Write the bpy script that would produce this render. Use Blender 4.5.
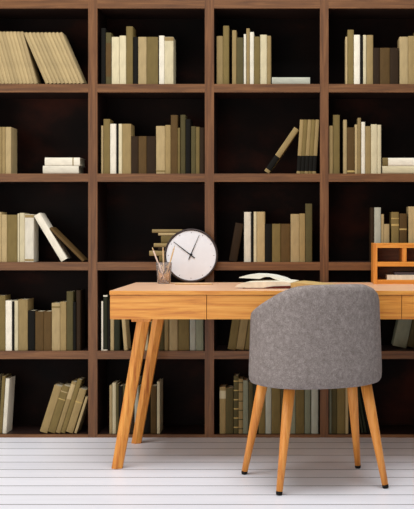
import bpy, bmesh, math, random
from mathutils import Vector, Matrix
random.seed(7)
PI = math.pi
scn = bpy.context.scene
C = scn.collection
for o in list(bpy.data.objects):
    bpy.data.objects.remove(o)

# ---------------------------------------------------------------- camera
F = 960.0; PX, PY = 300.0, 230.0; CAMZ = 1.0
W_, H_ = 414, 509
cam = bpy.data.cameras.new('camera'); camo = bpy.data.objects.new('camera', cam); C.objects.link(camo)
camo.location = (0, 0, CAMZ); camo.rotation_euler = (PI/2, 0, 0)
cam.sensor_fit = 'VERTICAL'; cam.sensor_height = 36; cam.sensor_width = 36
cam.lens = F*36/H_
cam.shift_x = -(PX - W_/2)/H_
cam.shift_y = -(H_/2 - PY)/H_
cam.clip_start = .05
scn.camera = camo

# ---------------------------------------------------------------- world, lights, exposure
w = bpy.data.worlds.new('world'); scn.world = w; w.use_nodes = True
w.node_tree.nodes['Background'].inputs[0].default_value = (1.0, 0.965, 0.93, 1)
w.node_tree.nodes['Background'].inputs[1].default_value = 0.31
def area(name, loc, target, sx, sy, power, col):
    l = bpy.data.lights.new(name, 'AREA'); l.shape = 'RECTANGLE'; l.size = sx; l.size_y = sy
    l.energy = power; l.color = col
    o = bpy.data.objects.new(name, l); C.objects.link(o); o.location = loc
    o.rotation_euler = (Vector(target) - Vector(loc)).to_track_quat('-Z', 'Y').to_euler()
    return o
area('window_light', (-3.4, 2.4, 1.45), (0.2, 4.3, 0.3), 1.6, 1.5, 36, (1.0, 0.95, 0.90))
area('ceiling_light', (-0.3, 3.0, 4.4), (-0.3, 3.4, 0), 3.0, 2.0, 178, (0.97, 0.98, 1.0))
area('front_fill_light', (-1.4, 0.2, 0.95), (0.2, 4.3, 0.0), 2.4, 1.2, 34, (1.0, 0.96, 0.93))  # added unseen fill, brightens the floor under the desk and lower shelves
vs = scn.view_settings
vs.view_transform = 'Standard'; vs.look = 'None'; vs.exposure = 0.0; vs.gamma = 1.0; vs.use_curve_mapping = False

# ---------------------------------------------------------------- helpers
D = 960/207.6        # distance of the bookcase front
def X(px, d): return (px-PX)/F*d
def Z(py, d): return CAMZ-(py-PY)/F*d
def lin(c):
    r = []
    for v in c[:3]:
        v /= 255.0
        r.append(v/12.92 if v <= .04045 else ((v+.055)/1.055)**2.4)
    return (*r, 1)
def bm_new(): return bmesh.new()
def add_box(bm, x0, x1, y0, y1, z0, z1, mi=0):
    vs_ = [bm.verts.new(p) for p in ((x0,y0,z0),(x1,y0,z0),(x1,y1,z0),(x0,y1,z0),(x0,y0,z1),(x1,y0,z1),(x1,y1,z1),(x0,y1,z1))]
    fs = []
    for q in ((3,2,1,0),(4,5,6,7),(0,1,5,4),(1,2,6,5),(2,3,7,6),(3,0,4,7)):
        f = bm.faces.new([vs_[i] for i in q]); f.material_index = mi; fs.append(f)
    return vs_, fs
def bevel(bm, w_, seg=2):
    bmesh.ops.bevel(bm, geom=bm.edges[:], offset=w_, segments=seg, affect='EDGES', profile=.6, clamp_overlap=True)
def box_bm(x0, x1, y0, y1, z0, z1, bv=0, seg=2):
    bm = bm_new(); add_box(bm, x0, x1, y0, y1, z0, z1)
    if bv: bevel(bm, bv, seg)
    return bm
def sweep(bm, rings, close=True, smooth=True):
    vr = [[bm.verts.new(p) for p in r] for r in rings]
    n = len(vr[0])
    for a, b in zip(vr, vr[1:]):
        for i in range(n if close else n-1):
            f = bm.faces.new((a[i], a[(i+1) % n], b[(i+1) % n], b[i])); f.smooth = smooth
    if close:
        bm.faces.new(vr[0][::-1]); bm.faces.new(vr[-1])
    return vr
def tube(bm, pts, radii, n=16, smooth=True):
    rings = []
    for k, p in enumerate(pts):
        p = Vector(p)
        t = (Vector(pts[min(k+1, len(pts)-1)]) - Vector(pts[max(k-1, 0)])).normalized()
        u = t.orthogonal().normalized() if abs(t.z) < .5 else Vector((1,0,0)) - t*t.x
        u.normalize(); v = t.cross(u)
        rings.append([p + (u*math.cos(2*PI*i/n) + v*math.sin(2*PI*i/n))*radii[k] for i in range(n)])
    sweep(bm, rings, True, smooth)
def obj(name, bm, mats, parent=None, local=False, smooth=False):
    me = bpy.data.meshes.new(name)
    bmesh.ops.recalc_face_normals(bm, faces=bm.faces[:])
    if smooth:
        for f in bm.faces: f.smooth = True
    if parent is not None and not local:
        off = Vector(parent.location)
        q = parent
        while q.parent: q = q.parent; off += Vector(q.location)
        bmesh.ops.translate(bm, verts=bm.verts[:], vec=-off)
    bm.to_mesh(me); bm.free()
    for m_ in (mats if isinstance(mats, (list, tuple)) else [mats]): me.materials.append(m_)
    o = bpy.data.objects.new(name, me); C.objects.link(o)
    if parent is not None: o.parent = parent
    return o
def thing(name, label, cat, loc=(0,0,0), group=None):
    o = bpy.data.objects.new(name, None); C.objects.link(o); o.location = loc; o.empty_display_size = .05
    o['label'] = label; o['category'] = cat
    if group: o['group'] = group
    return o
def struct(name, bm, m):
    o = obj(name, bm, m); o['kind'] = 'structure'; return o

# ---------------------------------------------------------------- materials
def base_mat(name, rough=.6):
    m = bpy.data.materials.new(name); m.use_nodes = True
    nt = m.node_tree; b = nt.nodes['Principled BSDF']; b.inputs['Roughness'].default_value = rough
    return m, nt, b
def ramp(nt, fac, stops):
    r = nt.nodes.new('ShaderNodeValToRGB'); e = r.color_ramp.elements
    e[0].position, e[0].color = stops[0][0], lin(stops[0][1])
    e[1].position, e[1].color = stops[-1][0], lin(stops[-1][1])
    for p, c in stops[1:-1]:
        q = e.new(p); q.color = lin(c)
    nt.links.new(fac, r.inputs[0]); return r.outputs[0]
def noise(nt, scale, detail=4, stretch=(1,1,1), rough=.55, dist=0):
    tc = nt.nodes.new('ShaderNodeTexCoord'); mp = nt.nodes.new('ShaderNodeMapping')
    mp.inputs['Scale'].default_value = stretch
    n = nt.nodes.new('ShaderNodeTexNoise'); n.inputs['Scale'].default_value = scale
    n.inputs['Detail'].default_value = detail; n.inputs['Roughness'].default_value = rough
    n.inputs['Distortion'].default_value = dist
    nt.links.new(tc.outputs['Object'], mp.inputs[0]); nt.links.new(mp.outputs[0], n.inputs['Vector'])
    return n.outputs['Fac']
def bump(nt, b, h, strength, dist=.002):
    bp = nt.nodes.new('ShaderNodeBump'); bp.inputs['Strength'].default_value = strength; bp.inputs['Distance'].default_value = dist
    nt.links.new(h, bp.inputs['Height']); nt.links.new(bp.outputs[0], b.inputs['Normal'])
def wood(name, dark, mid, light, axis='x', rough=.45, sc=1.0, spec=.4):
    m, nt, b = base_mat(name, rough)
    st = {'x': (1.2, 22, 22), 'y': (22, 1.2, 22), 'z': (22, 22, 1.2)}[axis]
    f = noise(nt, 3.0*sc, 7, st, .62, .8)
    nt.links.new(ramp(nt, f, ((.3, dark), (.5, mid), (.72, light))), b.inputs['Base Color'])
    b.inputs['Specular IOR Level'].default_value = spec
    bump(nt, b, f, .12, .001)
    return m
def plain(name, c, rough=.6, var=.12, sc=30, metal=0, random_=False, stretch=(1,1,1)):
    m, nt, b = base_mat(name, rough); b.inputs['Metallic'].default_value = metal; b.inputs['Specular IOR Level'].default_value = .12
    f = noise(nt, sc, 4, stretch)
    lo = tuple(v*(1-var) for v in c); hi = tuple(min(255, v*(1+var)) for v in c)
    col = ramp(nt, f, ((.3, lo), (.7, hi)))
    if random_:
        oi = nt.nodes.new('ShaderNodeObjectInfo'); hs = nt.nodes.new('ShaderNodeHueSaturation')
        mr = nt.nodes.new('ShaderNodeMapRange'); mr.inputs['To Min'].default_value = .86; mr.inputs['To Max'].default_value = 1.14
        nt.links.new(oi.outputs['Random'], mr.inputs[0]); nt.links.new(mr.outputs[0], hs.inputs['Value'])
        nt.links.new(col, hs.inputs['Color']); col = hs.outputs[0]
    nt.links.new(col, b.inputs['Base Color'])
    return m
desk_x = wood('oak_along_x', (178,102,32), (214,141,54), (230,168,80), 'x', .38)
desk_z = wood('oak_along_z', (176,98,32), (215,140,56), (231,168,82), 'z', .42)
chair_wood = wood('beech_leg', (192,114,44), (218,142,62), (230,162,84), 'z', .4)
desk_top_m = wood('oak_satin_top', (178,102,32), (214,141,54), (230,168,80), 'x', .42)
b_ = desk_top_m.node_tree.nodes['Principled BSDF']; b_.inputs['Sheen Weight'].default_value = .55; b_.inputs['Sheen Roughness'].default_value = .35
case_x = wood('walnut_rail', (80,49,24), (104,66,34), (128,86,49), 'x', .5)
case_z = wood('walnut_stile', (77,47,23), (102,64,33), (126,84,48), 'z', .5)
case_dark = wood('shaded_inside', (22,11,8), (32,16,11), (44,22,15), 'x', .5)  # same boards as the front edges, bay shade put into the colour
m, nt, b = base_mat('espresso_shaded_back', .55)
nt.links.new(ramp(nt, noise(nt, 1.6, 5, (1,1,1.6), .6), ((.35, (9,5,4)), (.5, (23,11,7)), (.66, (54,23,13)))), b.inputs['Base Color'])  # espresso red-brown, made darker to carry the shade of the bays
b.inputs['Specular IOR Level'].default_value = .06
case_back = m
# white planks
m, nt, b = base_mat('white_planks', .42)
tc = nt.nodes.new('ShaderNodeTexCoord'); sp = nt.nodes.new('ShaderNodeSeparateXYZ'); nt.links.new(tc.outputs['Object'], sp.inputs[0])
def math_(op, a, bb=None, c=None):
    n = nt.nodes.new('ShaderNodeMath'); n.operation = op
    for i, v in enumerate((a, bb, c)):
        if v is None: continue
        if isinstance(v, (int, float)): n.inputs[i].default_value = v
        else: nt.links.new(v, n.inputs[i])
    return n.outputs[0]
t_ = math_('DIVIDE', math_('ADD', sp.outputs['Y'], -4.518+.1275*60), .1275)
fr = math_('FRACT', t_); idx = math_('FLOOR', t_)
dist_ = math_('MINIMUM', fr, math_('SUBTRACT', 1.0, fr))
gap = math_('LESS_THAN', dist_, .026)
wn = nt.nodes.new('ShaderNodeTexWhiteNoise'); wn.noise_dimensions = '1D'; nt.links.new(idx, wn.inputs['W'])
gr = noise(nt, 3, 5, (1, 14, 1), .6, .3)
v = math_('ADD', math_('MULTIPLY', wn.outputs['Value'], .35), math_('MULTIPLY', gr, .65))
col = ramp(nt, v, ((.2, (218,218,224)), (.8, (234,234,240))))
mx = nt.nodes.new('ShaderNodeMix'); mx.data_type = 'RGBA'
nt.links.new(gap, mx.inputs[0]); nt.links.new(col, mx.inputs[6]); mx.inputs[7].default_value = lin((96,92,92))
nt.links.new(mx.outputs[2], b.inputs['Base Color'])
floor_m = m
wall_m = plain('wall_paint', (200,196,188), .8, .02)
# felt
m, nt, b = base_mat('grey_felt', .95)
n1 = noise(nt, 60, 7, (1,1,1), .7); n2 = noise(nt, 260, 3, (1,1,1), .6)
nx = nt.nodes.new('ShaderNodeMath'); nx.operation = 'MULTIPLY_ADD'; nx.inputs[1].default_value = .5
nt.links.new(n2, nx.inputs[0])
nh = nt.nodes.new('ShaderNodeMath'); nh.operation = 'MULTIPLY'; nh.inputs[1].default_value = .5
nt.links.new(n1, nh.inputs[0]); nt.links.new(nh.outputs[0], nx.inputs[2])
nt.links.new(ramp(nt, nx.outputs[0], ((.34, (104,96,92)), (.5, (132,123,119)), (.66, (160,152,149)))), b.inputs['Base Color'])
b.inputs['Specular IOR Level'].default_value = .1
bump(nt, b, n2, .5, .002)
felt = m
PAL = {'ivory': (216,208,188), 'cream': (192,180,146), 'sand': (166,145,104), 'tan': (142,121,80), 'olive': (114,97,57),
       'dark olive': (78,70,42), 'brown': (86,65,35), 'dark brown': (44,31,17), 'black': (14,12,7),
       'grey green': (128,130,108), 'pale grey': (166,166,150), 'dark green': (36,38,24)}
BM = {k: plain('cloth_'+k.replace(' ', '_'), c, .62, .055, 60, 0, True, (1,1,.25)) for k, c in PAL.items()}
paper = plain('paper', (214,202,172), .8, .06, 200, 0, False, (8,1,1))
paper_tan = plain('tan_paper', (190,160,104), .8, .06, 120)  # yellowish tan for the right half of the open book
gilt = plain('gilt_band', (176,150,92), .45, .1)
black = plain('black_paint', (20,19,19), .4, .1)
white_dial = plain('dial_white', (222,224,228), .5, .01)
rim_m = plain('dark_metal_rim', (64,56,54), .35, .08, 30, .3)
red_cover = plain('dark_red_cloth', (96,40,30), .6, .1)
pencil_wood = plain('pencil_wood', (214,184,138), .5, .08)
pencil_pink = plain('pencil_pale', (222,200,184), .5, .05)
graphite = plain('graphite', (45,42,40), .5, .1)
slate = plain('slate_card', (84,76,80), .6, .06)
m, nt, b = base_mat('clear_glass', .04); b.inputs['Transmission Weight'].default_value = .88;b.inputs['Base Color'].default_value=(.95,.9,.87,1); b.inputs['IOR'].default_value = 1.3
glass = m

# ---------------------------------------------------------------- room
struct('floor', box_bm(-4.2, 4.2, -1.0, D+.36, -.05, 0), floor_m)
struct('wall_back', box_bm(-4.2, 4.2, D+.36, D+.46, -.05, 3.4), wall_m)

# ---------------------------------------------------------------- bookcase
RAIL = [(-98, -89), (-.8, 8.3), (84, 92.3), (173.6, 181.7), (262.1, 270.2), (351, 359), (434.6, 437.6)]
DIV = [(-36.5, -27.4), (88.2, 97.3), (204.8, 213.9), (320, 328.5), (436, 445)]
DEPTH = .24
bc = thing('bookcase', 'tall dark walnut bookcase with open square bays behind the desk', 'bookcase', (X(200, D), D, 0))
yb = D + DEPTH
def shaded_board(x0, x1, z0, z1, m_front):
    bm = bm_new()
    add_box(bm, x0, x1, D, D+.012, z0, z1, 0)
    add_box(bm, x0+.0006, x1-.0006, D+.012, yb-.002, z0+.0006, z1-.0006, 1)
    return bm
ztop = Z(-98, D)
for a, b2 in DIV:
    obj('divider', shaded_board(X(a, D), X(b2, D), 0, ztop, case_z), [case_z, case_dark], bc)
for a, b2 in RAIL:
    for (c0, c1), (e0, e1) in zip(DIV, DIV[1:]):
        obj('shelf', shaded_board(X(c1, D)+.0003, X(e0, D)-.0003, Z(b2, D) if b2 < 437 else 0.0, Z(a, D), case_x), [case_x, case_dark], bc)
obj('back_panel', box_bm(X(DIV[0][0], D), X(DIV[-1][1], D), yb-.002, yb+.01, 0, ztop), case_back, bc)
SH = [Z(r[0], D) for r in RAIL[2:]]          # standing heights of the five rows

# ---------------------------------------------------------------- books
def book_cover_bm(w_, h, dp, t, bulge):
    bm = bm_new(); n = 6
    outer = [(-w_/2, dp), (-w_/2, bulge)]
    inner = [(-w_/2+t, dp), (-w_/2+t, bulge+t*.6)]
    for i in range(1, n):
        a = PI*i/n
        outer.append((-w_/2*math.cos(a), bulge - bulge*math.sin(a)))
        inner.append((-(w_/2-t)*math.cos(a), bulge+t*.6 - (bulge*.7)*math.sin(a)))
    outer += [(w_/2, bulge), (w_/2, dp)]; inner += [(w_/2-t, bulge+t*.6), (w_/2-t, dp)]
    lo_o = [bm.verts.new((x, y, 0)) for x, y in outer]; lo_i = [bm.verts.new((x, y, 0)) for x, y in inner]
    hi_o = [bm.verts.new((x, y, h)) for x, y in outer]; hi_i = [bm.verts.new((x, y, h)) for x, y in inner]
    k = len(outer)
    for i in range(k-1):
        bm.faces.new((lo_o[i], lo_o[i+1], hi_o[i+1], hi_o[i])); bm.faces.new((lo_i[i+1], lo_i[i], hi_i[i], hi_i[i+1]))
        bm.faces.new((lo_o[i+1], lo_o[i], lo_i[i], lo_i[i+1])); bm.faces.new((hi_o[i], hi_o[i+1], hi_i[i+1], hi_i[i]))
    for i in (0, k-1):
        bm.faces.new((lo_o[i], hi_o[i], hi_i[i], lo_i[i]))
    return bm
def band_bm(w_, z0, z1, bulge):
    bm = bm_new(); n = 6; e = .0005; rows = []
    for z in (z0, z1):
        rows.append([bm.verts.new((-(w_/2+e)*math.cos(PI*i/n), bulge - (bulge+e)*math.sin(PI*i/n)-e*.2, z)) for i in range(n+1)])
        rows.append([bm.verts.new((-(w_/2-e)*math.cos(PI*i/n), bulge - (bulge-e)*math.sin(PI*i/n)+e*.2, z)) for i in range(n+1)])
    o0, i0, o1, i1 = rows
    for i in range(n):
        bm.faces.new((o0[i], o0[i+1], o1[i+1], o1[i])); bm.faces.new((i0[i], i0[i+1], i1[i+1], i1[i]))
        bm.faces.new((o0[i], o0[i+1], i0[i+1], i0[i])); bm.faces.new((o1[i], o1[i+1], i1[i+1], i1[i]))
    for i in (0, n): bm.faces.new((o0[i], o1[i], i1[i], i0[i]))
    return bm
BOOKS = []
def make_book(w_, h, dp, colr, bands=()):
    t = min(.0024, w_*.16); bulge = min(.0035, w_*.2)
    r = bpy.data.objects.new('book', None); C.objects.link(r); r.empty_display_size = .02
    obj('cover', book_cover_bm(w_, h, dp, t, bulge), BM[colr], r, True)
    obj('page_block', box_bm(-w_/2+t, w_/2-t, bulge+t, dp-.004, .003, h-.003), paper, r, True)
    for z0, z1, mm in bands:
        obj('spine_band', band_bm(w_, z0*h, z1*h, bulge), mm, r, True)
    return r
ROWN = ['top row', 'second row', 'third row', 'fourth row', 'bottom row']
COLN = ['first bay', 'second bay', 'third bay', 'fourth bay']
def reg(r, row, colm, xs, colr, h, state):
    BOOKS.append((r, row, colm, xs, colr, h, state))
def upright(row, colm, x0, x1, yt, colr, set_=.008, bands=(), dp=None):
    d = D + set_; z0 = SH[row] + .0004
    w_ = X(x1, d) - X(x0, d) - .0008
    h = Z(yt, d) - z0
    r = make_book(w_, h, dp or random.uniform(.085, .11), colr, bands)
    r.location = ((X(x0, d)+X(x1, d))/2, d, z0)
    reg(r, row, colm, (x0+x1)/2, colr, h, 'upright'); return r
def lean(row, colm, pivot, wpx, lpx, ang, colr, set_=.012, bands=(), dp=.095, lift=0, state=None):
    """pivot = pixel x of the corner that touches the shelf; ang > 0 leans to the right"""
    d = D + set_; s = d/F; a = math.radians(ang)
    w_, h = wpx*s, lpx*s
    r = make_book(w_, h, dp, colr, bands)
    cx = w_/2 if ang > 0 else -w_/2
    r.rotation_euler = (0, a, 0)
    r.location = (X(pivot, d) - cx*math.cos(a), d, SH[row] + .0006 + cx*math.sin(a) + lift)
    reg(r, row, colm, pivot, colr, h, state or ('leaning right' if ang > 0 else 'leaning left')); return r
def flat(row, colm, x0, x1, z0, z1, colr, set_=.012, dp=.12, bands=(), turn=0):
    d = D + set_
    w_ = z1 - z0 - .0006; h = X(x1, d) - X(x0, d)
    r = make_book(w_, h, dp, colr, bands)
    r.rotation_euler = (0, PI/2, turn)
    r.location = (X(x0, d), d, (z0+z1)/2)
    reg(r, row, colm, (x0+x1)/2 + z1*.01, colr, h, 'lying'); return r

# --- top row, first bay: two leaning runs of matching volumes
for k in range(11):
    lean(0, 0, 37.3-3.55-k*3.62, 3.46, 54.0, -15.6, 'sand', .01)
for k in range(10):
    lean(0, 0, 45.6+k*3.88, 3.52, 55.5, -23.6, 'sand', .01)
UP = {
 (0,1): [(100.9,105.6,28,'black'),(105.6,111.2,32.6,'dark olive'),(111.5,119.3,36.9,'cream'),(119.3,126,35.6,'cream'),
         (126,132.8,26.3,'olive'),(133,137.8,36.9,'black'),(138,146.5,36.9,'sand'),(146.5,158,36.9,'olive'),
         (158.9,164.3,35.6,'ivory'),(164.3,173.4,36.9,'cream')],
 (0,2): [(216.5,223,36,'tan'),(223,229,25.7,'olive'),(232,236.4,30.2,'tan'),(236.4,243.4,37.5,'dark olive'),(243.7,246.2,34.1,'ivory'),
         (246.2,249.8,28.4,'tan'),(249.8,254,32,'ivory'),(254,260,36.6,'olive'),(260,267,34.7,'cream'),(267,271,35.7,'tan')],
 (0,3): [(345.4,347.6,36.7,'sand'),(347.6,353.9,29.7,'olive'),(353.9,360.1,34.8,'ivory'),(360.1,363,36,'black'),(363,366.4,35,'cream'),
         (366.4,373.2,35,'tan'),(373.2,380,47.8,'dark brown'),(380,390,47.8,'brown'),(390,398.8,47.8,'dark brown'),
         (399.5,408.2,36.7,'sand'),(408.2,415.4,36,'tan'),(415.4,421,30,'olive')],
 (1,0): [(-8,-2.5,127,'sand'),(-2.5,1.8,127,'tan'),(1.8,5.2,127,'tan'),(5.2,11,127,'sand')],
 (1,1): [(101,103.3,125.6,'sand'),(103.3,110,119,'olive'),(110,116.3,123.8,'ivory'),(116.3,118.4,124,'black'),(118.4,122,123.8,'cream'),
         (122,131,123.8,'tan'),(131,138.3,136.2,'dark brown'),(138.3,146.5,136.2,'brown'),(146.5,155.6,136.2,'dark brown'),
         (155.9,165,126,'sand'),(165,170.7,125,'tan'),(170.7,177.6,115,'brown'),(177.6,180.1,127.8,'olive'),(180.3,185.5,114.8,'dark olive'),
         (185.5,190.6,119,'black'),(191,195.7,126.3,'dark olive'),(195.7,199.7,126.9,'olive'),(199.7,204.3,127.5,'dark brown')],
 (1,3): [(329,333,125.7,'tan'),(333,339.8,114.9,'olive'),(343.2,347,119.7,'sand'),(347,354.8,127.4,'brown'),(354.8,357.6,124.5,'sand'),
         (357.6,361,117.8,'tan'),(361.3,365.2,121.9,'ivory'),(365.2,371,126.2,'tan'),(371,377.3,124.3,'cream'),(377.3,381.3,124.8,'cream')],
 (2,0): [(-8,-3.5,214,'olive'),(-3.5,1.2,212,'sand'),(1.2,6.8,214.5,'sand'),(6.8,17.2,214.8,'olive'),(17.4,19.2,213.5,'cream'),
         (19.3,24.6,212.9,'cream'),(24.6,33.6,214.3,'ivory')],
 (2,2): [(244,251,212,'ivory'),(251,253.6,213,'black'),(253.6,256.7,211.7,'cream'),(256.7,264.8,211.7,'sand'),(264.8,272,223.8,'black'),
         (272,280.5,223.8,'olive'),(280.5,290.2,223.8,'brown'),(290.5,299.3,214,'sand'),(299.3,305.2,213.5,'tan'),(305.3,312.2,203.6,'dark olive')],
 (2,3): [(370.4,374.3,207.5,'dark brown'),(374.3,381,207.4,'pale grey'),(381.2,384,214.2,'sand'),(384,389.5,224,'sand'),
         (391.3,399,212,'olive'),(399.5,407,213.5,'brown'),(408.5,418,206.5,'sand')],
 (3,0): [(-9,-4.3,300,'tan'),(-4.2,5.3,295.5,'olive'),(5.3,11.8,300.6,'ivory'),(11.8,14,302,'black'),(14,18,300.6,'cream'),(18.1,27.6,299.4,'tan'),
         (27.8,35,310.7,'black'),(35,43.5,311.4,'brown'),(43.5,51.4,311.4,'brown'),(51.5,60,303,'sand'),(60,66.2,301.8,'tan'),
         (66.4,73,291.4,'dark olive'),(73,76,302,'black'),(76,80.4,290.4,'dark brown')],
 (3,1): [(101.2,103.1,301.3,'ivory'),(103.1,107.4,295,'dark green'),(107.5,110,300,'black'),(110,114,303,'sand'),(114,119.7,302,'dark green'),
         (150.5,156,300,'tan'),(156,164,303,'dark olive'),(164,168.7,300,'tan'),(169.2,177.7,303,'sand'),(177.7,189.2,303,'olive'),
         (189.7,195.6,301,'pale grey'),(195.6,203.4,303,'grey green')],
 (3,2): [(257,264,303,'olive'),(264,272,300,'sand')],
 (4,0): [(-9,-4.2,380,'olive'),(-4,-1.7,376,'cream')],
 (4,1): [(109.3,112.2,385.6,'sand'),(112.2,116,383,'cream'),(116,118.7,384,'dark olive'),(118.7,122.6,386,'black'),(122.6,130,385,'dark olive'),
         (130,134.4,386,'dark brown'),(134.4,138.6,379,'pale grey'),(138.6,144,385,'dark olive'),(144,150.5,386,'black'),
         (150.5,156.6,386.3,'brown'),(156.9,160,381.7,'cream')],
 (4,2): [(219.5,225.8,387,'tan'),(225.8,233.3,388,'dark olive'),(233.6,238.5,376,'dark olive'),(238.5,243,378.9,'tan'),(243,248.3,380.4,'grey green'),
         (248.5,253,382,'dark olive'),(253,258.5,384,'dark green'),(258.5,265.2,381,'olive'),(265.4,271.4,382,'pale grey'),(271.5,280.5,384,'olive'),
         (280.7,288,382,'dark olive'),(288,295.5,380,'grey green'),(295.6,304.5,384,'olive'),(304.7,310.7,382,'grey green'),(311.3,318.4,380,'pale grey')],
 (4,3): [(329,331.5,384,'grey green'),(331.5,337,382,'dark olive'),(337,345.2,384,'olive'),(345.4,348.5,381,'sand'),(348.5,353,384,'black')],
}
def rings(n, a=.1, b2=.9, mm=gilt, th=.02):
    return tuple((a+(b2-a)*i/(n-1), a+(b2-a)*i/(n-1)+th, mm) for i in range(n))
BAND = {(0,1,9): ((.92,.995,BM['tan']),), (0,1,1): ((.15,.8,BM['brown']),), (2,3,4): ((.72,.76,gilt),(.86,.88,gilt)),
        (2,3,5): ((.66,.69,gilt),),
        (4,2,2): rings(6), (4,2,3): rings(6, .08, .92, BM['dark olive']), (4,2,0): ((.75,.92,BM['cream']),),
        (2,0,6): ((.02,.06,BM['tan']),(.93,.99,BM['tan'])), (3,1,1): ((.0,.02,BM['ivory']),(.97,.995,BM['ivory'])),
        (1,3,3): ((.03,.07,gilt),), (3,0,9): ((.9,.93,BM['olive']),), (1,1,9): ((.04,.07,BM['olive']),)}
for (row, colm), lst in UP.items():
    for i, (x0, x1, yt, c) in enumerate(lst):
        s_ = .010 + .006*random.random()
        if row == 4: s_ = .02
        upright(row, colm, x0, x1, yt, c, s_, BAND.get((row, colm, i), ()))
# lying books
h0 = SH[0]; sc_ = D/F
flat(0, 2, 271.9, 310, h0+.0004, h0+7.2*sc_, 'pale grey')
h1 = SH[1]
flat(1, 0, 42.8, 78.6, h1+.0004, h1+8.1*sc_, 'ivory', .012)
flat(1, 0, 44.7, 79.8, h1+8.2*sc_, h1+16.3*sc_, 'ivory', .012, bands=((.79,.82,BM['tan']),))
flat(1, 3, 382.4, 424, h1+.0004, h1+7.8*sc_, 'cream', .012)
flat(1, 3, 382.6, 425, h1+7.9*sc_, h1+16*sc_, 'ivory', .012, bands=((.0,.13,BM['olive']),))
# second row third bay
dk = BM['dark olive']
lean(1, 2, 268.9, 5.6, 53, 34.5, 'tan', .02, ((.06,.36,BM['black']),))
for k in range(5):
    lean(1, 2, 300.4+k*3.92, 3.86, 54, 3.6, ('tan','olive')[k % 2], .012, ((.045,.33,BM['black']),))
# third row leaning
lean(2, 0, 61.1, 6.8, 53.2, -31, 'ivory', .012)
lean(2, 0, 82.4, 2.4, 47, -45, 'brown', .012)
lean(2, 2, 236.7, 8.0, 38.5, 10, 'dark brown', .02)
# stack behind the clock
z = SH[2]
for x0, x1, t_, c in ((159,190,6.0,'olive'),(149.2,183,5.2,'tan'),(158,188,3.6,'dark brown'),(153.7,184,4.0,'tan'),(161,189,7.6,'olive'),(158.2,186,2.7,'sand'),(152,182,3.7,'tan')):
    flat(2, 1, x0, x1, z+.0004, z+t_*sc_, c, .02); z += t_*sc_
# fourth row
lean(3, 1, 124.0, 3.7, 49, -4.6, 'sand', .014)
lean(3, 1, 147.6, 3.2, 49, 2.4, 'cream', .014)
lean(3, 2, 235.6, 8.0, 50, 8.5, 'olive', .03)
lean(3, 2, 244.0, 8.0, 50, 8.5, 'tan', .03)
lean(3, 2, 249.8, 5.2, 49, 8.5, 'olive', .03)
lean(3, 3, 406.2, 13.5, 49, 12, 'grey green', .10, dp=.095)
lean(3, 3, 417.3, 10.4, 49, 12, 'dark olive', .10, dp=.095)
# bottom row leaning
lean(4, 0, 1.9, 3.4, 57.5, 3.5, 'olive', .02)
lean(4, 0, 6.2, 4.0, 55, 3.5, 'ivory', .02)
ang = 17.6
lean(4, 0, 47.0, 7.7, 48.8, ang, 'tan', .022)
lean(4, 0, 54.8, 7.2, 48.8, ang, 'olive', .022, ((.70,.72,gilt),(.86,.88,BM['sand'])))
lean(4, 0, 60.0, 4.6, 53.5, ang, 'tan', .022, ((.66,.95,BM['sand']),))
lean(4, 0, 64.9, 4.4, 56, ang, 'olive', .022)
lean(4, 0, 72.6, 7.1, 45.5, ang, 'tan', .022, ((.68,.71,gilt),))
lean(4, 0, 76.6, 2.6, 38, ang, 'sand', .022)
lean(4, 3, 361.5, 2.4, 52, -10, 'dark green', .04)
lean(4, 3, 364.6, 2.4, 52, -10, 'dark green', .04)
lean(4, 3, 367.8, 2.4, 50, -10, 'black', .04)
ORD = 'first second third fourth fifth sixth seventh eighth ninth tenth eleventh twelfth thirteenth fourteenth fifteenth sixteenth seventeenth eighteenth nineteenth twentieth'.split() + ['twenty-first']
cells = {}
for t in BOOKS: cells.setdefault((t[1], t[2]), []).append(t)
for (row, colm), lst in cells.items():
    lst.sort(key=lambda t: t[3])
    if (row, colm) == (2, 1):
        lst.sort(key=lambda t: t[0].location.z)
        for i, (r, _, _, xs, c, h, st) in enumerate(lst):
            r['label'] = '%s book lying %s in the stack behind the round clock' % (c, ['lowest','second from bottom','third from bottom','in the middle','third from top','second from top','topmost'][i])
            r['category'] = 'book'; r['group'] = 'stacked books behind the clock'
        continue
    n = len(lst)
    for i, (r, _, _, xs, c, h, st) in enumerate(lst):
        if st == 'lying':
            where = 'lying flat'
            fl = [q for q in lst if q[6] == 'lying']
            if len(fl) == 2:
                where += ', upper of two' if r.location.z == max(q[0].location.z for q in fl) else ', lower of two'
            r['label'] = '%s book %s, %s, %s' % (c, where, ROWN[row], COLN[colm])
        else:
            size = 'tall ' if h > .265 else ('short ' if h < .2 else '')
            pos = (ORD[i] + ' from left') if i <= n//2 else ('last at right' if i == n-1 else ORD[n-1-i] + ' from right')
            r['label'] = '%s%s book %s, %s, %s of bookcase, %s' % (size, c, st, pos, ROWN[row], COLN[colm])
        r['category'] = 'book'; r['group'] = 'books on the %s of shelves' % ROWN[row]

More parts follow.
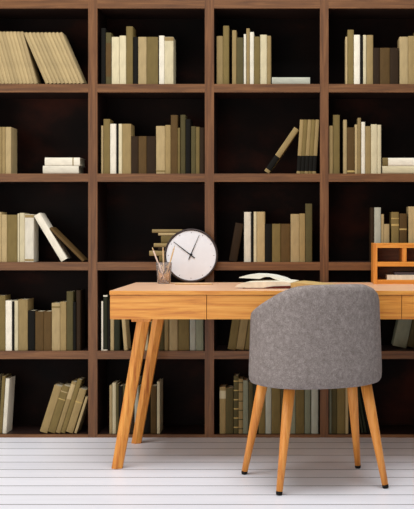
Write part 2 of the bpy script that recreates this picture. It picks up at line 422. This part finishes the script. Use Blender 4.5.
# ---------------------------------------------------------------- desk
DX0, DX1, DY0, DY1 = -.7837, .818, 3.947, 4.585
TOPZ = .75
desk = thing('desk', 'honey oak writing desk with slim drawers and slanted legs', 'desk', ((DX0+DX1)/2, (DY0+DY1)/2, 0))
obj('desktop', box_bm(DX0, DX1, DY0, DY1, TOPZ-.0175, TOPZ, .0015), desk_top_m, desk)
zb = Z(319.2, 3.955)
ax0, ax1 = DX0+.002, DX1-.002
bm = bm_new()
add_box(bm, ax0, ax1, DY0+.024, DY0+.034, zb+.001, TOPZ-.0176)
add_box(bm, ax0, ax0+.018, DY0+.034, DY1-.02, zb, TOPZ-.0176)
add_box(bm, ax1-.018, ax1, DY0+.034, DY1-.02, zb, TOPZ-.0176)
add_box(bm, ax0+.018, ax1-.018, DY1-.038, DY1-.02, zb, TOPZ-.0176)
add_box(bm, ax0+.018, ax1-.018, DY0+.034, DY1-.038, zb, zb+.01)
obj('apron', bm, desk_x, desk)
edges = [ax0, X(206.8, 3.955), X(304.2, 3.955), X(401.6, 3.955), ax1]
for a, b2 in zip(edges, edges[1:]):
    obj('drawer', box_bm(a+(.0012 if a != ax0 else 0), b2-(.0012 if b2 != ax1 else 0), DY0+.003, DY0+.0235, zb, TOPZ-.0192, .0008), desk_x, desk)
def desk_leg(topx, footx, y, sgn):
    bm = bm_new(); rr = []
    zt = zb-.014
    for k in range(2):
        cx, z_, hw = ((footx, 0, .0225), (topx, zt, .0265))[k]
        hd = hw*.85
        rr.append([Vector((cx-hw, y-hd*.45, z_)), Vector((cx+sgn*.002, y-hd, z_)), Vector((cx+hw, y-hd*.45, z_)),
                   Vector((cx+hw, y+hd*.8, z_)), Vector((cx-hw, y+hd*.8, z_))])
    sweep(bm, rr, True, False); bevel(bm, .0015, 1)
    return bm
for sx in (-1, 1):
    for y in (4.03, 4.505):
        cxm = (DX0+DX1)/2
        fx = cxm + sx*(.768 + cxm); tx = cxm + sx*(.658 + cxm)
        l = obj('leg', desk_leg(tx, fx, y, sx), desk_z, desk)
        obj('leg_bracket', box_bm(tx-.036-.008*(sx<0), tx+.036+.008*(sx>0), y-.036, y+.03, zb-.0145, zb-.0002, .002), desk_z, l)

# ---------------------------------------------------------------- desk organizer
OF, OB = 4.435, 4.583
xl = X(373.5, OF)
org = thing('desk_organizer', 'honey oak box organizer with pigeonholes standing on the desk', 'organizer', (X(432, OF), (OF+OB)/2, TOPZ))
zt = Z(243.3, OF); t_ = 4.4*OF/F; step = 28.8*OF/F
xr = xl + 4*step + t_
z_mid1 = Z(262, OF); z_mid0 = Z(266.5, OF); z_b1 = TOPZ+.0195
obj('side_panel', box_bm(xl, xl+.018, OF, OB, TOPZ+.0003, zt, .001), desk_z, org)
obj('side_panel', box_bm(xr-.018, xr, OF, OB, TOPZ+.0003, zt, .001), desk_z, org)
xa, xb = xl+.0182, xr-.0182
obj('top_board', box_bm(xa, xb, OF, OB, Z(247.9, OF), zt, .001), desk_x, org)
obj('shelf', box_bm(xa, xb, OF+.001, OB-.007, z_mid0, z_mid1, .001), desk_x, org)
obj('bottom_board', box_bm(xa, xb, OF, OB, TOPZ+.0003, z_b1, .001), desk_x, org)
for k in range(1, 4):
    obj('divider', box_bm(xl+k*step, xl+k*step+t_, OF+.001, OB-.007, z_mid1+.0002, Z(247.9, OF)-.0002, .001), desk_z, org)
obj('back_board', box_bm(xa, xb, OB-.006, OB, z_b1+.0002, Z(247.9, OF)-.0002), wood('oak_back_shaded', (92,58,34), (112,72,44), (128,86,54), 'x', .6), org)  # oak darkened, shade of the pigeonholes painted into it
# papers inside
bm_o = Z(279.1, OF+.01)
pb = thing('book', 'white book lying flat in the lower slot of the wooden organizer', 'book', (X(410, OF), OF+.01, z_b1))
pz = z_b1 + .0004
x0, x1 = X(387, OF+.01), X(452, OF+.01)
bm = bm_new(); add_box(bm, x0, x1, OF+.008, OF+.128, pz, pz+.0025); add_box(bm, x0, x1, OF+.008, OF+.128, pz+.0195, pz+.022); add_box(bm, x0, x1, OF+.008, OF+.0105, pz+.0025, pz+.0195)
obj('cover', bm, BM['ivory'], pb)
obj('page_block', box_bm(x0+.002, x1-.002, OF+.011, OF+.126, pz+.0027, pz+.0193), paper, pb)
nb = thing('notebook', 'thin slate grey notebook lying on the white book in the organizer', 'notebook', (X(410, OF), OF+.02, pz+.0224))
obj('cover', box_bm(X(394.6, OF+.02), X(445, OF+.02), OF+.018, OF+.126, pz+.0224, pz+.0345, .001), slate, nb)
obj('page_block', box_bm(X(396, OF+.02), X(446, OF+.02), OF+.0195, OF+.1275, pz+.0244, pz+.0325), paper, nb)

# ---------------------------------------------------------------- clock
cd = 4.563; R = 26.9*cd/F
clk = thing('desk_clock', 'round white dial clock with thin dark rim standing on the desk', 'clock', (X(190.9, cd), cd, TOPZ))
tilt = math.radians(-3)
clk.rotation_euler = (tilt, 0, 0)
def ring_pts(r, y, n=72): return [Vector((r*math.sin(2*PI*i/n), y, R+.0012+r*math.cos(2*PI*i/n))) for i in range(n)]
bm = bm_new()
prof = [(R-.0095, .006), (R-.009, -.001), (R-.005, -.003), (R, -.001), (R+.0002, .012), (R-.002, .03), (R-.012, .036)]
sweep(bm, [ring_pts(r, y) for r, y in prof], True)
obj('case', bm, rim_m, clk, True)
bm = bm_new(); sweep(bm, [ring_pts(R-.0096, .0015), ring_pts(R-.0096, .0055)], True, False)
obj('dial', bm, white_dial, clk, True)
def dial_quad(p0, p1, w0, w1, y0, y1, hz=.0035):
    bm = bm_new(); a = Vector((p0[0], 0, p0[1])); b_ = Vector((p1[0], 0, p1[1])); n = (b_-a).normalized(); s = Vector((n.z, 0, -n.x))
    vs_ = []
    for y in (y0, y1):
        for p, w__ in ((a-s*w0/2, 0), (b_-s*w1/2, 0), (b_+s*w1/2, 0), (a+s*w0/2, 0)):
            vs_.append(bm.verts.new((p.x, y, p.z + R+.0012 + hz)))
    for q in ((0,1,2,3),(7,6,5,4),(0,4,5,1),(1,5,6,2),(2,6,7,3),(3,7,4,0)): bm.faces.new([vs_[i] for i in q])
    return bm
k_ = cd/F
obj('hour_hand', dial_quad((3.6*k_, -3.3*k_), (-17.6*k_, 13.0*k_), .0056, .0022, -.0012, -.0004), black, clk, True)
obj('minute_hand', dial_quad((-2.4*k_, -4.9*k_), (8.2*k_, 20*k_), .0048, .0016, -.0022, -.0014), black, clk, True)
bm = bm_new(); n = 20
sweep(bm, [[Vector((.0065*math.cos(2*PI*i/n), y, R+.0047+.0065*math.sin(2*PI*i/n))) for i in range(n)] for y in (-.0032, .0014)], True, False)
obj('hub', bm, black, clk, True)
for i in range(12):
    a = 2*PI*i/12; r0, r1 = R*.83, R*.87
    obj('hour_mark', dial_quad((r0*math.sin(a), r0*math.cos(a)), (r1*math.sin(a), r1*math.cos(a)), .0019, .0019, .0008, .0014, 0), graphite, clk, True)

# ---------------------------------------------------------------- glass with pencils
gd = 4.475; gx = X(164, gd)
g = thing('pencil_glass', 'small clear glass tumbler holding pencils on the desk beside the clock', 'glass', (gx, gd, TOPZ+.0004))
def circ(r, z_, n=32): return [Vector((gx+r*math.cos(2*PI*i/n), gd+r*math.sin(2*PI*i/n), TOPZ+.0004+z_)) for i in range(n)]
bm = bm_new()
sweep(bm, [circ(.029, 0), circ(.0305, .002), circ(.037, .097), circ(.0363, .0985), circ(.0352, .097), circ(.0287, .007), circ(.02, .006)], True)
obj('tumbler', bm, glass, g)
def pencil(p0, p1, mat_, tip_up, label, r=.0036, grp='pencils in the glass tumbler'):
    p0, p1 = Vector(p0), Vector(p1); n = (p1-p0).normalized(); L = (p1-p0).length
    e = thing('pencil', label, 'pencil', p0, grp)
    bm = bm_new()
    tube(bm, [p0, p0+n*(L-.02)], [r, r], 6, False); obj('shaft', bm, mat_, e)
    bm = bm_new(); tube(bm, [p0+n*(L-.02), p0+n*(L-.005)], [r*.98, r*.4], 12); obj('sharpened_cone', bm, pencil_wood, e)
    bm = bm_new(); tube(bm, [p0+n*(L-.005), p1], [r*.4, .0003], 8); obj('lead', bm, graphite, e)
    return e
def P(px, py, d): return (X(px, d), d, Z(py, d))
zf = TOPZ+.012
pencil((X(165, gd), gd-.008, zf), P(151.9, 246.5, gd-.012), pencil_pink, 1, 'pale pencil leaning out to the left of the glass tumbler')
pencil((X(163.5, gd), gd+.012, zf), P(163, 246, gd+.016), pencil_wood, 1, 'tan pencil standing straight up in the middle of the glass')
pencil((X(165, gd), gd-.006, zf), P(174.8, 245.5, gd+.003), pencil_wood, 1, 'tan pencil leaning right in front of the clock dial', .0034)
pencil((X(161, gd), gd+.008, zf), P(168.2, 264.5, gd-.012), graphite, 1, 'short dark pencil low in the glass tumbler', .003)
pencil((X(167.5, gd), gd+.002, zf), P(160.5, 265.5, gd+.004), pencil_wood, 1, 'short tan pencil low at the left inside the glass tumbler', .003)
pencil((X(175, 4.37), 4.37, TOPZ+.0037), (X(213, 4.37), 4.38, TOPZ+.0037), pencil_wood, 1, 'tan pencil lying on the desk in front of the clock', .0034, None)

# ---------------------------------------------------------------- open book
bd = 4.09
ob = thing('open_book', 'thick open book with pages fanned up lying on the desk', 'book', (X(285, bd), bd, TOPZ))
def extr(profile, y0, y1, skew=0.0, yshift=None):
    """profile in (x, z) world; extruded from y0 to y1 with an x shift"""
    bm = bm_new()
    a = [bm.verts.new((x, y0, z_)) for x, z_ in profile]; c = [bm.verts.new((x+skew, y1, z_)) for x, z_ in profile]
    n = len(a)
    for i in range(n): bm.faces.new((a[i], a[(i+1) % n], c[(i+1) % n], c[i]))
    bm.faces.new(a[::-1]); bm.faces.new(c)
    return bm
bk = .20
xL, xS, xR = X(238, bd), X(291, bd), X(331, bd)
sk = .036
z0 = TOPZ+.0004
obj('cover', extr([(xL+.02, z0), (xR, z0), (xR, z0+.0025), (xL+.02, z0+.0025)], bd, bd+bk, sk), red_cover, ob)
obj('cover_flap', extr([(X(266, bd), z0+.0027), (xS-.004, z0+.0027), (xS-.004, z0+.0115), (X(274, bd), z0+.0095), (X(266, bd), z0+.005)], bd-.003, bd+bk-.003, sk), red_cover, ob)
def prof_curve(pts_top, pts_bot): return pts_bot + pts_top[::-1]
top = [(xL-.012, z0+.0095), (xL+.008, z0+.021), (xL+.03, z0+.0265), (X(262, bd), z0+.029), (X(275, bd), z0+.0295), (X(284, bd), z0+.029), (xS-.002, z0+.025)]
bot = [(xL-.012, z0+.006), (xL+.035, z0+.003), (X(263, bd), z0+.003), (X(267, bd), z0+.0058), (X(274, bd), z0+.010), (xS-.002, z0+.012)]
obj('left_pages', extr(prof_curve(top, bot), bd+.002, bd+bk-.004, sk), plain('fresh_paper', (224,216,194), .8, .05), ob)
top = [(xS-.0018, z0+.022), (xS+.02, z0+.024), (xS+.06, z0+.021), (xS+.11, z0+.015), (xR-.006, z0+.009)]
bot = [(xS-.0018, z0+.003), (xR-.003, z0+.003)]
obj('right_pages', extr(prof_curve(top, bot), bd+.004, bd+bk-.004, sk), paper_tan, ob)
d2 = bd+.11
top = [P(241.5, 277.1, d2), P(248, 275.2, d2), P(256, 274.1, d2), P(266, 274.3, d2), P(275, 275.5, d2), P(285, 278.2, d2), P(290.5, 281.0, d2)]
bot = [P(241.8, 277.7, d2), P(252, 278.2, d2), P(262, 278.7, d2), P(267, 276.6, d2), P(272, 276.7, d2), P(277, 278.8, d2), P(288, 282, d2)]
bm = extr([(p[0]-.01, p[2]) for p in bot] + [(p[0]-.01, p[2]) for p in top[::-1]], d2-.02, bd+bk-.002, sk*.5)
obj('raised_leaves', bm, plain('white_leaves', (222,219,206), .8, .03), ob)

# ---------------------------------------------------------------- chair
CX, CY = .0515, 3.846; RA = math.radians(19)
chair = thing('desk_chair', 'grey felt barrel-back chair on four round beech legs at the desk', 'chair', (CX, CY, 0))
chair.rotation_euler = (0, 0, RA)
def se(th, a, b_, n=2.35):
    s, c_ = math.sin(th), math.cos(th)
    return a*math.copysign(abs(s)**(2/n), s), -b_*math.copysign(abs(c_)**(2/n), c_)
def interp(tab, x):
    for (x0, y0), (x1, y1) in zip(tab, tab[1:]):
        if x <= x1:
            t = (x-x0)/(x1-x0); return y0 + (y1-y0)*t
    return tab[-1][1]
HT = [(0,.794),(22,.792),(35,.784),(46,.769),(58,.748),(68,.729),(78,.712),(90,.688),(105,.66),(140,.62)]
def ht(deg):
    deg = -deg if deg < 0 else max(0, deg-7); return (interp(HT, deg) + interp(HT, max(0, deg-5)) + interp(HT, min(139, deg+5)))/3
A_, B_ = .2695, .252
TH = .05; ZB = .400
bm = bm_new(); rr = []
N = 72; TM = 89
for i in range(N+1):
    deg = -TM + 2*TM*i/N; th = math.radians(deg); h = ht(deg)
    ring = []
    def pt(inset, z_, tap=True):
        tp = 1 - .045*max(0, (z_-.46))/.33 if tap else 1
        x, y = se(th, (A_-inset)*tp, (B_-inset)*tp); ring.append(Vector((x, y, z_)))
    for ins, z_ in ((.022, ZB), (.009, ZB+.0045), (.002, ZB+.016), (0, ZB+.035)): pt(ins, z_)
    for q in range(1, 9): pt(0, ZB+.035 + (h-.03-ZB-.035)*q/8)
    for ins, dz in ((.003, -.014), (.011, -.005), (.025, 0), (.039, -.005), (.047, -.015)): pt(ins, h+dz)
    for q in range(0, 5): pt(TH, h-.035 - (h-.035-.43)*q/4)
    pt(TH-.005, ZB+.01)
    rr.append(ring)
sweep(bm, rr, True)
back = obj('backrest', bm, felt, chair, True)
# seat base and cushion
bm = bm_new(); n = 72
def ring_se(a, b_, z_): return [Vector((*se(2*PI*i/n, a, b_), z_)) for i in range(n)]
sweep(bm, [ring_se(.20, .18, ZB+.002), ring_se(.222, .20, ZB+.004), ring_se(.2245, .2015, ZB+.02), ring_se(.2245, .2015, .438)], True)
obj('seat_base', bm, felt, chair, True)
bm = bm_new()
sweep(bm, [ring_se(.21, .188, .439), ring_se(.2225, .2, .449), ring_se(.2235, .2005, .47), ring_se(.214, .192, .486), ring_se(.17, .15, .494), ring_se(.06, .05, .497)], True)
obj('seat_cushion', bm, felt, chair, True)
inv = Matrix.Rotation(-RA, 3, 'Z')
feet = [(244, 473), (279, 494), (358, 467), (385.8, 487)]
for px, py in feet:
    d = CAMZ*F/(py+1.2-PY); fo = Vector((X(px, d)-CX, d-CY, 0)); fo = inv @ fo
    k2 = .70 if fo.x < 0 else .735
    if fo.x > 0 and fo.y > 0: k2 = .82
    to = Vector((fo.x*k2, fo.y*.72, ZB+.003))
    dr = (fo - to)
    c0 = to + dr*.965
    bm = bm_new(); tube(bm, [to, to+dr*.25, to+dr*.6, c0], [.0225, .021, .0165, .0125], 24)
    lg = obj('leg', bm, chair_wood, chair, True)
    bm = bm_new(); tube(bm, [c0+dr*.0008, c0+dr*.02, Vector((fo.x, fo.y, .0005))], [.0128, .0124, .0105], 20)
    obj('foot_cap', bm, black, lg, True)['label'] = 'black rubber foot cap'
